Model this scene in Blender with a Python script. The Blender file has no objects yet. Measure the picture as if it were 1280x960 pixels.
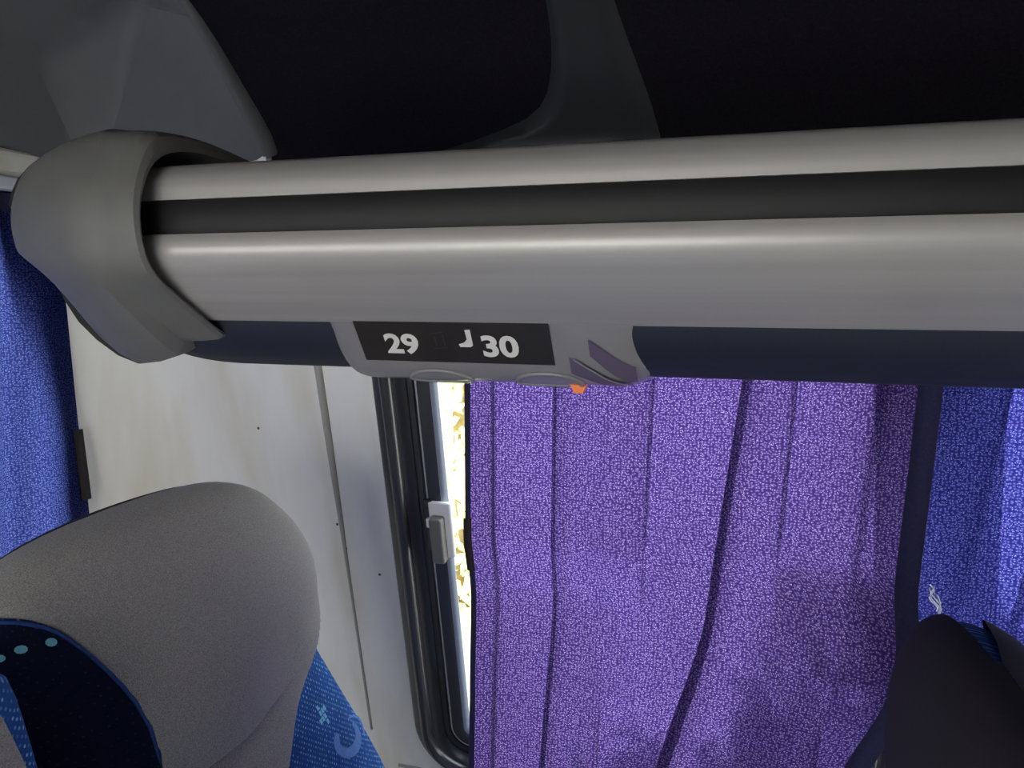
import bpy, bmesh, math, random
from mathutils import Vector
random.seed(4)
SC = bpy.context.scene
COL = SC.collection
R = math.radians
EYE = 1.45

# ------------------------------------------------------------------ camera
cam_d = bpy.data.cameras.new('camera')
cam = bpy.data.objects.new('camera', cam_d)
COL.objects.link(cam)
cam.location = (0, 0, EYE)
cam.rotation_euler = (R(90 - 7.0), 0, R(17))
cam_d.sensor_width = 36
cam_d.lens = 36 * 960 / 1280
cam_d.clip_start = 0.02
SC.camera = cam

# ------------------------------------------------------------------ sky, sun, exposure
W = bpy.data.worlds.new('sky')
SC.world = W
W.use_nodes = True
wn = W.node_tree.nodes
bg = wn['Background']
tc = wn.new('ShaderNodeTexCoord')
sep = wn.new('ShaderNodeSeparateXYZ')
rmp = wn.new('ShaderNodeValToRGB')
rmp.color_ramp.elements[0].position = 0.0
rmp.color_ramp.elements[0].color = (1.0, 0.97, 0.92, 1)
rmp.color_ramp.elements[1].position = 0.8
rmp.color_ramp.elements[1].color = (0.72, 0.83, 1.0, 1)
W.node_tree.links.new(tc.outputs['Generated'], sep.inputs[0])
W.node_tree.links.new(sep.outputs['Z'], rmp.inputs[0])
W.node_tree.links.new(rmp.outputs[0], bg.inputs['Color'])
bg.inputs['Strength'].default_value = 3.3

sun_d = bpy.data.lights.new('sun', 'SUN')
sun_d.energy = 3.2
sun_d.angle = R(0.7)
sun_d.color = (1.0, 0.95, 0.86)
sun = bpy.data.objects.new('sun', sun_d)
COL.objects.link(sun)
sun.rotation_euler = Vector((0.12, -0.84, -0.50)).to_track_quat('-Z', 'Y').to_euler()
sun.location = (-3, 6, 6)

SC.view_settings.view_transform = 'Standard'
SC.view_settings.look = 'None'
SC.view_settings.gamma = 1
SC.view_settings.use_curve_mapping = False
SC.view_settings.exposure = 1.45
SC.cycles.max_bounces = 12
SC.cycles.diffuse_bounces = 6
SC.cycles.transparent_max_bounces = 16
SC.cycles.sample_clamp_indirect = 6


# ------------------------------------------------------------------ materials
def new_mat(name):
    m = bpy.data.materials.new(name)
    m.use_nodes = True
    return m, m.node_tree.nodes, m.node_tree.links, m.node_tree.nodes['Principled BSDF']


def mat(name, col, rough=0.5, metal=0.0, noise=0.0, nscale=60.0, bump=0.0, bscale=400.0, spec=0.5, coat=0.0, coord='Object', stretch=None):
    m, n, l, p = new_mat(name)
    p.inputs['Base Color'].default_value = (*col, 1)
    p.inputs['Roughness'].default_value = rough
    p.inputs['Metallic'].default_value = metal
    p.inputs['Specular IOR Level'].default_value = spec
    p.inputs['Coat Weight'].default_value = coat
    t = n.new('ShaderNodeTexCoord')
    src = t.outputs[coord]
    if stretch:
        mp = n.new('ShaderNodeMapping')
        mp.inputs['Scale'].default_value = stretch
        l.new(src, mp.inputs[0])
        src = mp.outputs[0]
    if noise > 0:
        nz = n.new('ShaderNodeTexNoise')
        nz.inputs['Scale'].default_value = nscale
        nz.inputs['Detail'].default_value = 4
        l.new(src, nz.inputs['Vector'])
        r = n.new('ShaderNodeValToRGB')
        r.color_ramp.elements[0].position = 0.3
        r.color_ramp.elements[1].position = 0.7
        r.color_ramp.elements[0].color = (*[max(0, c * (1 - noise)) for c in col], 1)
        r.color_ramp.elements[1].color = (*[min(1, c * (1 + noise)) for c in col], 1)
        l.new(nz.outputs['Fac'], r.inputs[0])
        l.new(r.outputs[0], p.inputs['Base Color'])
    if bump > 0:
        nb = n.new('ShaderNodeTexNoise')
        nb.inputs['Scale'].default_value = bscale
        nb.inputs['Detail'].default_value = 2
        l.new(src, nb.inputs['Vector'])
        b = n.new('ShaderNodeBump')
        b.inputs['Strength'].default_value = bump
        b.inputs['Distance'].default_value = 0.002
        l.new(nb.outputs['Fac'], b.inputs['Height'])
        l.new(b.outputs[0], p.inputs['Normal'])
    return m


def curtain_mat(name, dark, mid, light, trans=0.7, cell=205.0):
    """Open woven cloth: a grid of threads with paler glinting knots, light coming through."""
    m, n, l, p = new_mat(name)
    out = n['Material Output']
    uv = n.new('ShaderNodeUVMap')
    mp = n.new('ShaderNodeMapping')
    mp.inputs['Scale'].default_value = (1.0, 1.25, 1.0)
    l.new(uv.outputs[0], mp.inputs[0])
    vo = n.new('ShaderNodeTexVoronoi')
    vo.voronoi_dimensions = '2D'
    vo.inputs['Scale'].default_value = cell
    vo.inputs['Randomness'].default_value = 0.6
    l.new(mp.outputs[0], vo.inputs['Vector'])
    vo2 = n.new('ShaderNodeTexVoronoi')
    vo2.voronoi_dimensions = '2D'
    vo2.inputs['Scale'].default_value = cell * 1.7
    vo2.inputs['Randomness'].default_value = 0.9
    l.new(mp.outputs[0], vo2.inputs['Vector'])
    r = n.new('ShaderNodeValToRGB')
    e = r.color_ramp.elements
    e[0].position, e[0].color = 0.10, (*light, 1)
    e[1].position, e[1].color = 0.52, (*dark, 1)
    k = e.new(0.26)
    k.color = (*mid, 1)
    l.new(vo.outputs['Distance'], r.inputs[0])
    r2 = n.new('ShaderNodeValToRGB')
    e = r2.color_ramp.elements
    e[0].position, e[0].color = 0.10, (1, 1, 1, 1)
    e[1].position, e[1].color = 0.26, (0, 0, 0, 1)
    l.new(vo2.outputs['Distance'], r2.inputs[0])
    wn_ = n.new('ShaderNodeTexWhiteNoise')
    wn_.noise_dimensions = '3D'
    l.new(vo2.outputs['Position'], wn_.inputs['Vector'])
    gt = n.new('ShaderNodeMath')
    gt.operation = 'GREATER_THAN'
    gt.inputs[1].default_value = 0.68
    l.new(wn_.outputs['Value'], gt.inputs[0])
    mul = n.new('ShaderNodeMath')
    mul.operation = 'MULTIPLY'
    l.new(r2.outputs[0], mul.inputs[0])
    l.new(gt.outputs[0], mul.inputs[1])
    mx = n.new('ShaderNodeMixRGB')
    mx.inputs[2].default_value = (*[min(1, c * 2.2 + 0.04) for c in light], 1)
    l.new(mul.outputs[0], mx.inputs[0])
    l.new(r.outputs[0], mx.inputs[1])
    df = n.new('ShaderNodeBsdfDiffuse')
    tr = n.new('ShaderNodeBsdfTranslucent')
    l.new(mx.outputs[0], df.inputs[0])
    l.new(mx.outputs[0], tr.inputs[0])
    ms = n.new('ShaderNodeMixShader')
    ms.inputs[0].default_value = trans
    l.new(df.outputs[0], ms.inputs[1])
    l.new(tr.outputs[0], ms.inputs[2])
    l.new(ms.outputs[0], out.inputs[0])
    return m


def dotted_mat(name, base, dot, su=190.0, r0=0.16):
    """Blue seat plush printed with rows of small pale dots (uv in metres)."""
    m, n, l, p = new_mat(name)
    uv = n.new('ShaderNodeUVMap')
    mp = n.new('ShaderNodeMapping')
    mp.inputs['Rotation'].default_value = (0, 0, R(38))
    l.new(uv.outputs[0], mp.inputs[0])
    vo = n.new('ShaderNodeTexVoronoi')
    vo.voronoi_dimensions = '2D'
    vo.inputs['Scale'].default_value = su
    vo.inputs['Randomness'].default_value = 0.08
    l.new(mp.outputs[0], vo.inputs['Vector'])
    r = n.new('ShaderNodeValToRGB')
    e = r.color_ramp.elements
    e[0].position, e[0].color = r0, (1, 1, 1, 1)
    e[1].position, e[1].color = r0 + 0.12, (0, 0, 0, 1)
    l.new(vo.outputs['Distance'], r.inputs[0])
    wn_ = n.new('ShaderNodeTexWhiteNoise')
    l.new(vo.outputs['Position'], wn_.inputs['Vector'])
    mul = n.new('ShaderNodeMath')
    mul.operation = 'MULTIPLY'
    l.new(r.outputs[0], mul.inputs[0])
    l.new(wn_.outputs['Value'], mul.inputs[1])
    nz = n.new('ShaderNodeTexNoise')
    nz.inputs['Scale'].default_value = 18
    l.new(uv.outputs[0], nz.inputs['Vector'])
    rb = n.new('ShaderNodeValToRGB')
    rb.color_ramp.elements[0].color = (*[c * 0.75 for c in base], 1)
    rb.color_ramp.elements[1].color = (*[c * 1.2 for c in base], 1)
    l.new(nz.outputs['Fac'], rb.inputs[0])
    mx = n.new('ShaderNodeMixRGB')
    mx.inputs[2].default_value = (*dot, 1)
    l.new(mul.outputs[0], mx.inputs[0])
    l.new(rb.outputs[0], mx.inputs[1])
    l.new(mx.outputs[0], p.inputs['Base Color'])
    p.inputs['Roughness'].default_value = 0.9
    p.inputs['Specular IOR Level'].default_value = 0.15
    return m


def fabric_mat(name, col, spread=0.35, scale=900.0, sheen=0.2):
    m, n, l, p = new_mat(name)
    t = n.new('ShaderNodeTexCoord')
    nz = n.new('ShaderNodeTexNoise')
    nz.inputs['Scale'].default_value = scale
    nz.inputs['Detail'].default_value = 2
    l.new(t.outputs['Object'], nz.inputs['Vector'])
    r = n.new('ShaderNodeValToRGB')
    e = r.color_ramp.elements
    e[0].position, e[0].color = 0.32, (*[c * (1 - spread) for c in col], 1)
    e[1].position, e[1].color = 0.72, (*[c * (1 + spread) for c in col], 1)
    l.new(nz.outputs['Fac'], r.inputs[0])
    l.new(r.outputs[0], p.inputs['Base Color'])
    b = n.new('ShaderNodeBump')
    b.inputs['Strength'].default_value = 0.25
    b.inputs['Distance'].default_value = 0.001
    l.new(nz.outputs['Fac'], b.inputs['Height'])
    l.new(b.outputs[0], p.inputs['Normal'])
    p.inputs['Roughness'].default_value = 0.85
    p.inputs['Specular IOR Level'].default_value = 0.25
    p.inputs['Sheen Weight'].default_value = sheen
    return m


def wall_mat():
    """Cream painted body panel with faint brown runs and scuffs."""
    m, n, l, p = new_mat('cream_panel')
    t = n.new('ShaderNodeTexCoord')
    mp = n.new('ShaderNodeMapping')
    mp.inputs['Scale'].default_value = (9, 9, 0.8)
    l.new(t.outputs['Object'], mp.inputs[0])
    nz = n.new('ShaderNodeTexNoise')
    nz.inputs['Scale'].default_value = 1.3
    nz.inputs['Detail'].default_value = 3
    l.new(mp.outputs[0], nz.inputs['Vector'])
    r = n.new('ShaderNodeValToRGB')
    e = r.color_ramp.elements
    e[0].position, e[0].color = 0.30, (0.72, 0.69, 0.60, 1)
    e[1].position, e[1].color = 0.52, (0.82, 0.81, 0.78, 1)
    l.new(nz.outputs['Fac'], r.inputs[0])
    l.new(r.outputs[0], p.inputs['Base Color'])
    p.inputs['Roughness'].default_value = 0.42
    return m


def glass_mat():
    m, n, l, p = new_mat('window_glass')
    out = n['Material Output']
    tr = n.new('ShaderNodeBsdfTransparent')
    tr.inputs[0].default_value = (0.93, 0.96, 0.93, 1)
    gl = n.new('ShaderNodeBsdfGlossy')
    gl.inputs['Roughness'].default_value = 0.02
    fr = n.new('ShaderNodeFresnel')
    ms = n.new('ShaderNodeMixShader')
    l.new(fr.outputs[0], ms.inputs[0])
    l.new(tr.outputs[0], ms.inputs[1])
    l.new(gl.outputs[0], ms.inputs[2])
    l.new(ms.outputs[0], out.inputs[0])
    return m


def leaf_mat():
    m, n, l, p = new_mat('leaf')
    out = n['Material Output']
    oi = n.new('ShaderNodeTexNoise')
    oi.inputs['Scale'].default_value = 3
    t = n.new('ShaderNodeTexCoord')
    l.new(t.outputs['Object'], oi.inputs['Vector'])
    r = n.new('ShaderNodeValToRGB')
    r.color_ramp.elements[0].color = (0.80, 0.82, 0.25, 1)
    r.color_ramp.elements[1].color = (0.97, 0.95, 0.62, 1)
    l.new(oi.outputs['Fac'], r.inputs[0])
    df = n.new('ShaderNodeBsdfDiffuse')
    tr = n.new('ShaderNodeBsdfTranslucent')
    l.new(r.outputs[0], df.inputs[0])
    l.new(r.outputs[0], tr.inputs[0])
    ms = n.new('ShaderNodeMixShader')
    l.new(df.outputs[0], ms.inputs[1])
    l.new(tr.outputs[0], ms.inputs[2])
    l.new(ms.outputs[0], out.inputs[0])
    return m


M = {}
M['cream'] = wall_mat()
M['lining'] = mat('black_carpet', (0.012, 0.010, 0.015), 0.95, noise=0.3, nscale=300, bump=0.5, bscale=700, spec=0.1)
M['rib'] = mat('dark_plastic', (0.030, 0.031, 0.036), 0.55, bump=0.15, bscale=500)
M['moulding'] = mat('grey_moulding', (0.105, 0.105, 0.110), 0.5, noise=0.03, nscale=40, bump=0.35, bscale=900)
M['rail'] = mat('painted_rail', (0.385, 0.360, 0.350), 0.38, metal=0.25, noise=0.07, nscale=10, stretch=(0.15, 8, 8))
M['insert'] = mat('black_rubber_insert', (0.007, 0.006, 0.007), 0.55, noise=0.2, nscale=20, spec=0.3)
M['cap'] = mat('grey_cap_plastic', (0.120, 0.116, 0.110), 0.55, noise=0.06, nscale=25, bump=0.12, bscale=800)
M['navy'] = mat('navy_underside', (0.010, 0.013, 0.026), 0.6, noise=0.1, nscale=200, bump=0.2, bscale=900)
M['unit'] = mat('grey_unit_plastic', (0.20, 0.19, 0.20), 0.25, noise=0.05, nscale=30)
M['panel'] = mat('black_sign_film', (0.022, 0.018, 0.017), 0.4, noise=0.25, nscale=25)
M['digit'] = mat('sign_digit', (0.62, 0.60, 0.58), 0.5)
M['faint'] = mat('worn_print', (0.045, 0.042, 0.045), 0.5)
M['slot'] = mat('smoked_slot', (0.10, 0.075, 0.12), 0.25)
M['lens'] = mat('grey_lens', (0.20, 0.19, 0.20), 0.2)
M['orange'] = mat('orange_tag', (0.85, 0.20, 0.04), 0.6)
M['rubber'] = mat('black_rubber', (0.022, 0.022, 0.022), 0.30, spec=0.7)
M['alu'] = mat('aluminium', (0.75, 0.74, 0.72), 0.3, metal=0.9)
M['sash'] = mat('dark_sash', (0.035, 0.036, 0.042), 0.35)
M['bead'] = mat('glossy_rubber', (0.035, 0.034, 0.036), 0.22, spec=0.8)
M['gasket'] = mat('blue_grey_gasket', (0.20, 0.23, 0.29), 0.4)
M['latch'] = mat('olive_grey_latch', (0.16, 0.16, 0.14), 0.4)
M['latch_white'] = mat('white_latch', (0.85, 0.83, 0.80), 0.4)
M['glass'] = glass_mat()
M['greyfab'] = fabric_mat('grey_heather', (0.36, 0.35, 0.335))
M['backlitfab'] = fabric_mat('backlit_dark_fabric', (0.020, 0.018, 0.023), 0.2, sheen=0.0)  # backlit shade put into a near-black fabric colour
M['bluefab'] = dotted_mat('blue_dotted_plush', (0.022, 0.105, 0.36), (0.35, 0.60, 0.90))
M['shaded_bluefab'] = dotted_mat('shaded_blue_plush', (0.008, 0.012, 0.035), (0.02, 0.05, 0.13), su=170, r0=0.06)  # the blue plush again, darkened to paint in the shade beside the aisle seat
M['bluepipe'] = mat('blue_piping', (0.012, 0.06, 0.28), 0.7, noise=0.25, nscale=250)
M['cyan'] = mat('cyan_dot', (0.22, 0.66, 0.80), 0.8)
M['emblem'] = mat('emblem_blue', (0.13, 0.30, 0.66), 0.85, noise=0.25, nscale=500)
M['purple'] = curtain_mat('purple_curtain', (0.021, 0.011, 0.068), (0.046, 0.028, 0.125), (0.110, 0.080, 0.225))
M['blue'] = curtain_mat('blue_curtain', (0.014, 0.013, 0.105), (0.034, 0.037, 0.20), (0.080, 0.092, 0.32))
M['rearblue'] = curtain_mat('rear_blue_curtain', (0.020, 0.024, 0.125), (0.038, 0.055, 0.20), (0.075, 0.105, 0.29))
M['hem'] = mat('navy_hem', (0.014, 0.013, 0.055), 0.9, noise=0.2, nscale=300)
M['velcro'] = mat('velcro', (0.020, 0.015, 0.018), 0.95, noise=0.4, nscale=600, bump=0.6, bscale=900)
M['thread'] = mat('white_thread', (0.75, 0.75, 0.82), 0.8)
M['floor'] = mat('grey_vinyl', (0.16, 0.16, 0.17), 0.6, noise=0.25, nscale=120)
M['screw'] = mat('dark_screw', (0.05, 0.045, 0.04), 0.4)
M['seam'] = mat('grey_seam', (0.36, 0.35, 0.31), 0.45)
M['base'] = mat('seat_base', (0.04, 0.04, 0.045), 0.5)
M['leaf'] = leaf_mat()
M['bark'] = mat('bark', (0.16, 0.11, 0.07), 0.9, noise=0.3, nscale=20)
M['ground'] = mat('pale_paving', (0.72, 0.70, 0.60), 0.9, noise=0.15, nscale=3)
M['railpale'] = mat('pale_rail', (0.62, 0.68, 0.76), 0.3, metal=0.2)


# ------------------------------------------------------------------ mesh helpers
def link(name, verts, faces, material, parent=None, smooth=False, uvs=None, angle=None):
    me = bpy.data.meshes.new(name)
    me.from_pydata([tuple(v) for v in verts], [], faces)
    if uvs:
        lay = me.uv_layers.new(name='UVMap')
        for poly in me.polygons:
            for li in poly.loop_indices:
                lay.data[li].uv = uvs[me.loops[li].vertex_index]
    me.materials.append(material)
    bm = bmesh.new()
    bm.from_mesh(me)
    bmesh.ops.recalc_face_normals(bm, faces=bm.faces)
    bm.to_mesh(me)
    bm.free()
    if smooth:
        me.shade_smooth()
        if angle:
            me.set_sharp_from_angle(angle=R(angle))
    o = bpy.data.objects.new(name, me)
    COL.objects.link(o)
    if parent:
        o.parent = parent
        b = Vector((0, 0, 0))
        q = parent
        while q:
            b += q.location
            q = q.parent
        o.location = -b
    return o


def thing(name, label, cat, loc=(0, 0, 0), group=None):
    o = bpy.data.objects.new(name, None)
    o.empty_display_size = 0.05
    COL.objects.link(o)
    o.location = loc
    return tag(o, label, cat, group)


def tag(o, label, cat, group=None):
    o['label'] = label
    o['category'] = cat
    if group:
        o['group'] = group
    return o


def struct(o, label=None, cat=None):
    o['kind'] = 'structure'
    if label:
        o['label'] = label
    if cat:
        o['category'] = cat
    return o


def grid_vf(fn, nu, nv, closed=False):
    vs, fs = [], []
    for j in range(nv + 1):
        for i in range(nu + (0 if closed else 1)):
            vs.append(fn(i / nu, j / nv))
    w = nu if closed else nu + 1
    for j in range(nv):
        for i in range(nu):
            a = j * w + i
            b = j * w + (i + 1) % w
            fs.append((a, b, b + w, a + w))
    return vs, fs


def solid(o, t, offset=-1):
    md = o.modifiers.new('thickness', 'SOLIDIFY')
    md.thickness = t
    md.offset = offset
    return o


def bevel(o, w, seg=3, angle=30):
    md = o.modifiers.new('bevel', 'BEVEL')
    md.width = w
    md.segments = seg
    md.limit_method = 'ANGLE'
    md.angle_limit = R(angle)
    return o


def box_vf(x0, x1, y0, y1, z0, z1):
    v = [(x, y, z) for x in (x0, x1) for y in (y0, y1) for z in (z0, z1)]
    f = [(0, 1, 3, 2), (4, 6, 7, 5), (0, 4, 5, 1), (2, 3, 7, 6), (0, 2, 6, 4), (1, 5, 7, 3)]
    return v, f


def box(name, x0, x1, y0, y1, z0, z1, m, parent=None, bev=0.0):
    v, f = box_vf(x0, x1, y0, y1, z0, z1)
    o = link(name, v, f, m, parent)
    if bev:
        bevel(o, bev)
    return o


def join(parts):
    V, F = [], []
    for v, f in parts:
        k = len(V)
        V += [tuple(p) for p in v]
        F += [tuple(i + k for i in g) for g in f]
    return V, F


def prism_x(prof, x0, x1, cap=True):
    """closed (y,z) profile extruded along X."""
    n = len(prof)
    v = [(x0, y, z) for y, z in prof] + [(x1, y, z) for y, z in prof]
    f = [(i, (i + 1) % n, (i + 1) % n + n, i + n) for i in range(n)]
    if cap:
        f += [tuple(range(n))[::-1], tuple(range(n, 2 * n))]
    return v, f


def tube_vf(pts, r, k=8, closed=False):
    pts = [Vector(p) for p in pts]
    n = len(pts)
    vs, fs = [], []
    for i, p in enumerate(pts):
        a = pts[(i - 1) % n] if (closed or i > 0) else p
        b = pts[(i + 1) % n] if (closed or i < n - 1) else p
        t = (b - a).normalized()
        h = Vector((0, 0, 1)) if abs(t.z) < 0.9 else Vector((1, 0, 0))
        u = t.cross(h).normalized()
        w = t.cross(u)
        rr = r if not callable(r) else r(i / (n - 1))
        for q in range(k):
            an = 2 * math.pi * q / k
            vs.append(p + u * math.cos(an) * rr + w * math.sin(an) * rr)
    m = n if closed else n - 1
    for i in range(m):
        for q in range(k):
            fs.append((i * k + q, i * k + (q + 1) % k, ((i + 1) % n) * k + (q + 1) % k, ((i + 1) % n) * k + q))
    if not closed:
        fs.append(tuple(range(k)))
        fs.append(tuple(range((n - 1) * k, n * k)))
    return vs, fs


def interp(tab, x):
    """smooth (monotone-ish) piecewise interpolation, tab sorted by key."""
    if x <= tab[0][0]:
        return tab[0][1]
    if x >= tab[-1][0]:
        return tab[-1][1]
    for i in range(len(tab) - 1):
        a, b = tab[i], tab[i + 1]
        if a[0] <= x <= b[0]:
            t = (x - a[0]) / (b[0] - a[0])
            p0 = tab[i - 1] if i > 0 else a
            p3 = tab[i + 2] if i + 2 < len(tab) else b
            d = b[0] - a[0]
            m1 = (b[1] - p0[1]) / (b[0] - p0[0]) * d
            m2 = (p3[1] - a[1]) / (p3[0] - a[0]) * d
            t2, t3 = t * t, t * t * t
            return (2 * t3 - 3 * t2 + 1) * a[1] + (t3 - 2 * t2 + t) * m1 + (-2 * t3 + 3 * t2) * b[1] + (t3 - t2) * m2


def smooth_poly(pts, k=6, closed=False):
    """Catmull-Rom through points of any dimension."""
    n = len(pts)
    out = []
    m = n if closed else n - 1
    for i in range(m):
        p0 = pts[(i - 1) % n] if (closed or i > 0) else pts[0]
        p1 = pts[i]
        p2 = pts[(i + 1) % n]
        p3 = pts[(i + 2) % n] if (closed or i + 2 < n) else pts[-1]
        for j in range(k):
            t = j / k
            out.append(tuple(0.5 * (2 * b + (c - a) * t + (2 * a - 5 * b + 4 * c - d) * t * t + (-a + 3 * b - 3 * c + d) * t ** 3)
                             for a, b, c, d in zip(p0, p1, p2, p3)))
    if not closed:
        out.append(tuple(pts[-1]))
    return out


def smoothstep(a, b, x):
    t = max(0.0, min(1.0, (x - a) / (b - a)))
    return t * t * (3 - 2 * t)


# ------------------------------------------------------------------ body shell
LEAN = R(12)
WO = Vector((0, 1.252, 0.953))                    # a point of the leaning side wall
WT = Vector((0, -math.sin(LEAN), math.cos(LEAN)))  # up the wall
WN = Vector((0, -math.cos(LEAN), -math.sin(LEAN)))  # into the cabin


def wall_y(z):
    z = max(z, 0.42)
    return WO.y - (z - WO.z) * math.tan(LEAN)


def on_wall(x, z, n=0.0):
    """point of the leaning side wall at height z, n metres proud of it."""
    return Vector((x, wall_y(z), z)) + WN * n


REAR = -1.14
CR = 0.2


def wall_strip(xs, zs, skip):
    """grid of the side wall; cells inside the window openings are left out."""
    vs = [(x, wall_y(z), z) for z in zs for x in xs]
    fs = []
    for j in range(len(zs) - 1):
        for i in range(len(xs) - 1):
            cx, cz = (xs[i] + xs[i + 1]) / 2, (zs[j] + zs[j + 1]) / 2
            if not any(a < cx < b and c < cz < d for a, b, c, d in skip):
                fs.append((j * len(xs) + i, j * len(xs) + i + 1, (j + 1) * len(xs) + i + 1, (j + 1) * len(xs) + i))
    return vs, fs


OPEN1 = (-0.565, 0.225, 0.53, 1.50)
OPEN2 = (0.315, 1.60, 0.53, 1.50)
OPEN3 = (0.06, 0.999, 0.85, 1.58)      # rear wall: y0, y1, z0, z1
xs = [-0.94, -0.8, -0.752, OPEN1[0], -0.3, 0.0, OPEN1[1], 0.27, OPEN2[0], 0.9, OPEN2[1], 2.4]
zs = [0.0, 0.42, OPEN1[2], 0.8, 1.1, 1.4, OPEN1[3], 1.6, 1.68]
side = link('wall_back', *wall_strip(xs, zs, [OPEN1, OPEN2, (-0.752, 2.4, 1.6, 1.68)]), M['cream'])
solid(side, 0.03, 1)
struct(side, 'cream leaning side wall with the windows', 'wall')


def corner(u, v):
    z = 1.68 * v
    a = u * math.pi / 2
    cy = wall_y(z) - CR
    return (-0.94 - CR * math.sin(a), cy + CR * math.cos(a), z)


cw = link('corner_panel', *grid_vf(corner, 12, 12), M['cream'], side, smooth=True)
OPEN4 = (-1.15, -0.12, 0.85, 1.58)
ys = [-1.3, OPEN4[0], OPEN4[1], OPEN3[0], 0.5, OPEN3[1], 1.0]
zr = [0.0, 0.42, OPEN3[2], 1.2, 1.4, OPEN3[3], 1.68]


def rear_vf():
    vs = []
    for z in zr:
        for y in ys:
            vs.append((REAR, (wall_y(z) - CR) if y == 1.0 else y, z))
    fs = []
    n = len(ys)
    for j in range(len(zr) - 1):
        for i in range(n - 1):
            cy, cz = (ys[i] + ys[i + 1]) / 2, (zr[j] + zr[j + 1]) / 2
            if not any(a < cy < b and c < cz < d for a, b, c, d in (OPEN3, OPEN4)):
                fs.append((j * n + i, j * n + i + 1, (j + 1) * n + i + 1, (j + 1) * n + i))
    return vs, fs


rear = struct(link('wall_left', *rear_vf(), M['cream']), 'white rear wall behind the seats', 'wall')
# header ledge over the rear curtain
hd = box('header', REAR, -1.085, -1.3, 1.03, 1.618, 1.665, M['cream'], rear, 0.012)

# opposite side of the cabin with its row of windows (behind the camera)
OPF = [(-1.05, 0.05)]
xf = [REAR, -1.05, 0.05, 1.2, 1.9, 2.4]
zf = [0.0, 0.70, 1.60, 1.68]
vs, fs = [], []
for z in zf:
    for x in xf:
        vs.append((x, -1.3, z))
for j in range(3):
    for i in range(5):
        cx = (xf[i] + xf[i + 1]) / 2
        if not (j == 1 and any(a < cx < b for a, b in OPF)):
            fs.append((j * 6 + i, j * 6 + i + 1, (j + 1) * 6 + i + 1, (j + 1) * 6 + i))
struct(link('wall_front', vs, fs, M['cream']), 'cream opposite side wall', 'wall')
yw, zw = [-1.3, 0.10, 1.2, 1.4], [0.0, 0.70, 1.60, 1.68]
v = [(2.4, y, z) for z in zw for y in yw]
f = [(j * 4 + i, j * 4 + i + 1, j * 4 + i + 5, j * 4 + i + 4) for j in range(3) for i in range(3) if not (i == 1 and j == 1)]
struct(link('wall_right', v, f, M['cream']), 'cream front bulkhead', 'wall')
v, f = box_vf(REAR - 0.02, 2.42, -1.32, 1.38, -0.03, 0.0)
struct(link('floor', v, f, M['floor']), 'grey vinyl floor', 'floor')

# ceiling lining: black carpet on a curved haunch over the rack
ROOF = [(1.085, 1.46), (1.105, 1.60), (1.112, 1.673), (1.03, 1.752), (0.916, 1.839), (0.75, 1.92), (0.5, 1.965), (0.1, 1.98),
        (-0.5, 1.97), (-0.9, 1.90), (-1.2, 1.72), (-1.3, 1.66)]
roofc = smooth_poly(ROOF, 4)
vs = [(x, y, z) for x in (-0.75, 2.4) for y, z in roofc]
n = len(roofc)
ceil = link('ceiling', vs, [(i, i + 1, n + i + 1, n + i) for i in range(n - 1)], M['lining'], smooth=True)
solid(ceil, 0.012, 1)
struct(ceil, 'black carpet lined curved ceiling', 'ceiling')


osk = [(1.19, 1.64), (1.15, 1.74), (1.05, 1.87), (0.8, 2.0), (0.0, 2.06), (-0.8, 2.02), (-1.33, 1.66)]
v, f = prism_x(osk, REAR - 0.03, 2.43)
f = [g for g in f if not (len(g) == 4 and 0 in g and 6 in g)]
struct(link('roof', v, f, M['cream']), 'white outer roof skin', 'roof')


def roof_at(x, s, off):
    """s = 0 at the window side of the haunch .. 1 ; a point off metres inside the lining."""
    k = s * (len(roofc) - 1)
    i = min(int(k), len(roofc) - 2)
    t = k - i
    y = roofc[i][0] * (1 - t) + roofc[i + 1][0] * t
    z = roofc[i][1] * (1 - t) + roofc[i + 1][1] * t
    dy, dz = roofc[i + 1][0] - roofc[i][0], roofc[i + 1][1] - roofc[i][1]
    L = math.hypot(dy, dz)
    return (x, y - abs(dz / L) * off, z - abs(dy / L) * off)


# moulded roof rib, barely lit
def rib_fn(u, v):
    s = 0.06 + 0.44 * v
    z = roof_at(0, s, 0)[2]
    xl = interp([(1.60, -0.60), (1.655, -0.47), (1.675, -0.38), (1.70, -0.30), (1.74, -0.265), (1.80, -0.252), (1.95, -0.25)], z)
    xr = interp([(1.60, -0.11), (1.70, -0.135), (1.80, -0.168), (1.95, -0.20)], z)
    off = 0.022 * min(1, 6 * u, 6 * (1 - u)) + 0.001
    return roof_at(xl + (xr - xl) * u, s, off)


struct(link('trim_1', *grid_vf(rib_fn, 14, 30), M['rib'], smooth=True), 'dark moulded roof rib over the rack', 'trim')

# grey moulded rear cove
A = [(-0.735, 1.106, 1.660), (-0.735, 0.906, 1.828), (-0.735, 0.71, 1.912), (-0.735, 0.4, 1.955), (-0.735, -0.3, 1.96), (-0.735, -1.29, 1.66)]
B = [(-1.06, 1.06, 1.664), (-0.86, 0.985, 1.885), (-0.86, 0.72, 1.955), (-0.88, 0.4, 1.985), (-0.88, -0.3, 1.99), (-0.9, -1.3, 1.66)]
Cc = [(-1.06, 1.06, 1.664), (-1.105, 0.92, 1.660), (-1.11, 0.72, 1.660), (-1.11, 0.4, 1.660), (-1.11, -0.3, 1.660), (-1.11, -1.3, 1.655)]
Dd = [B[0]] + [((b[0] + c[0]) / 2 - 0.05, (b[1] + c[1]) / 2, (b[2] + c[2]) / 2 + 0.03) for b, c in zip(B[1:], Cc[1:])]
A0 = [(-0.735, y + 0.035, z + 0.035) for x, y, z in A]
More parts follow.
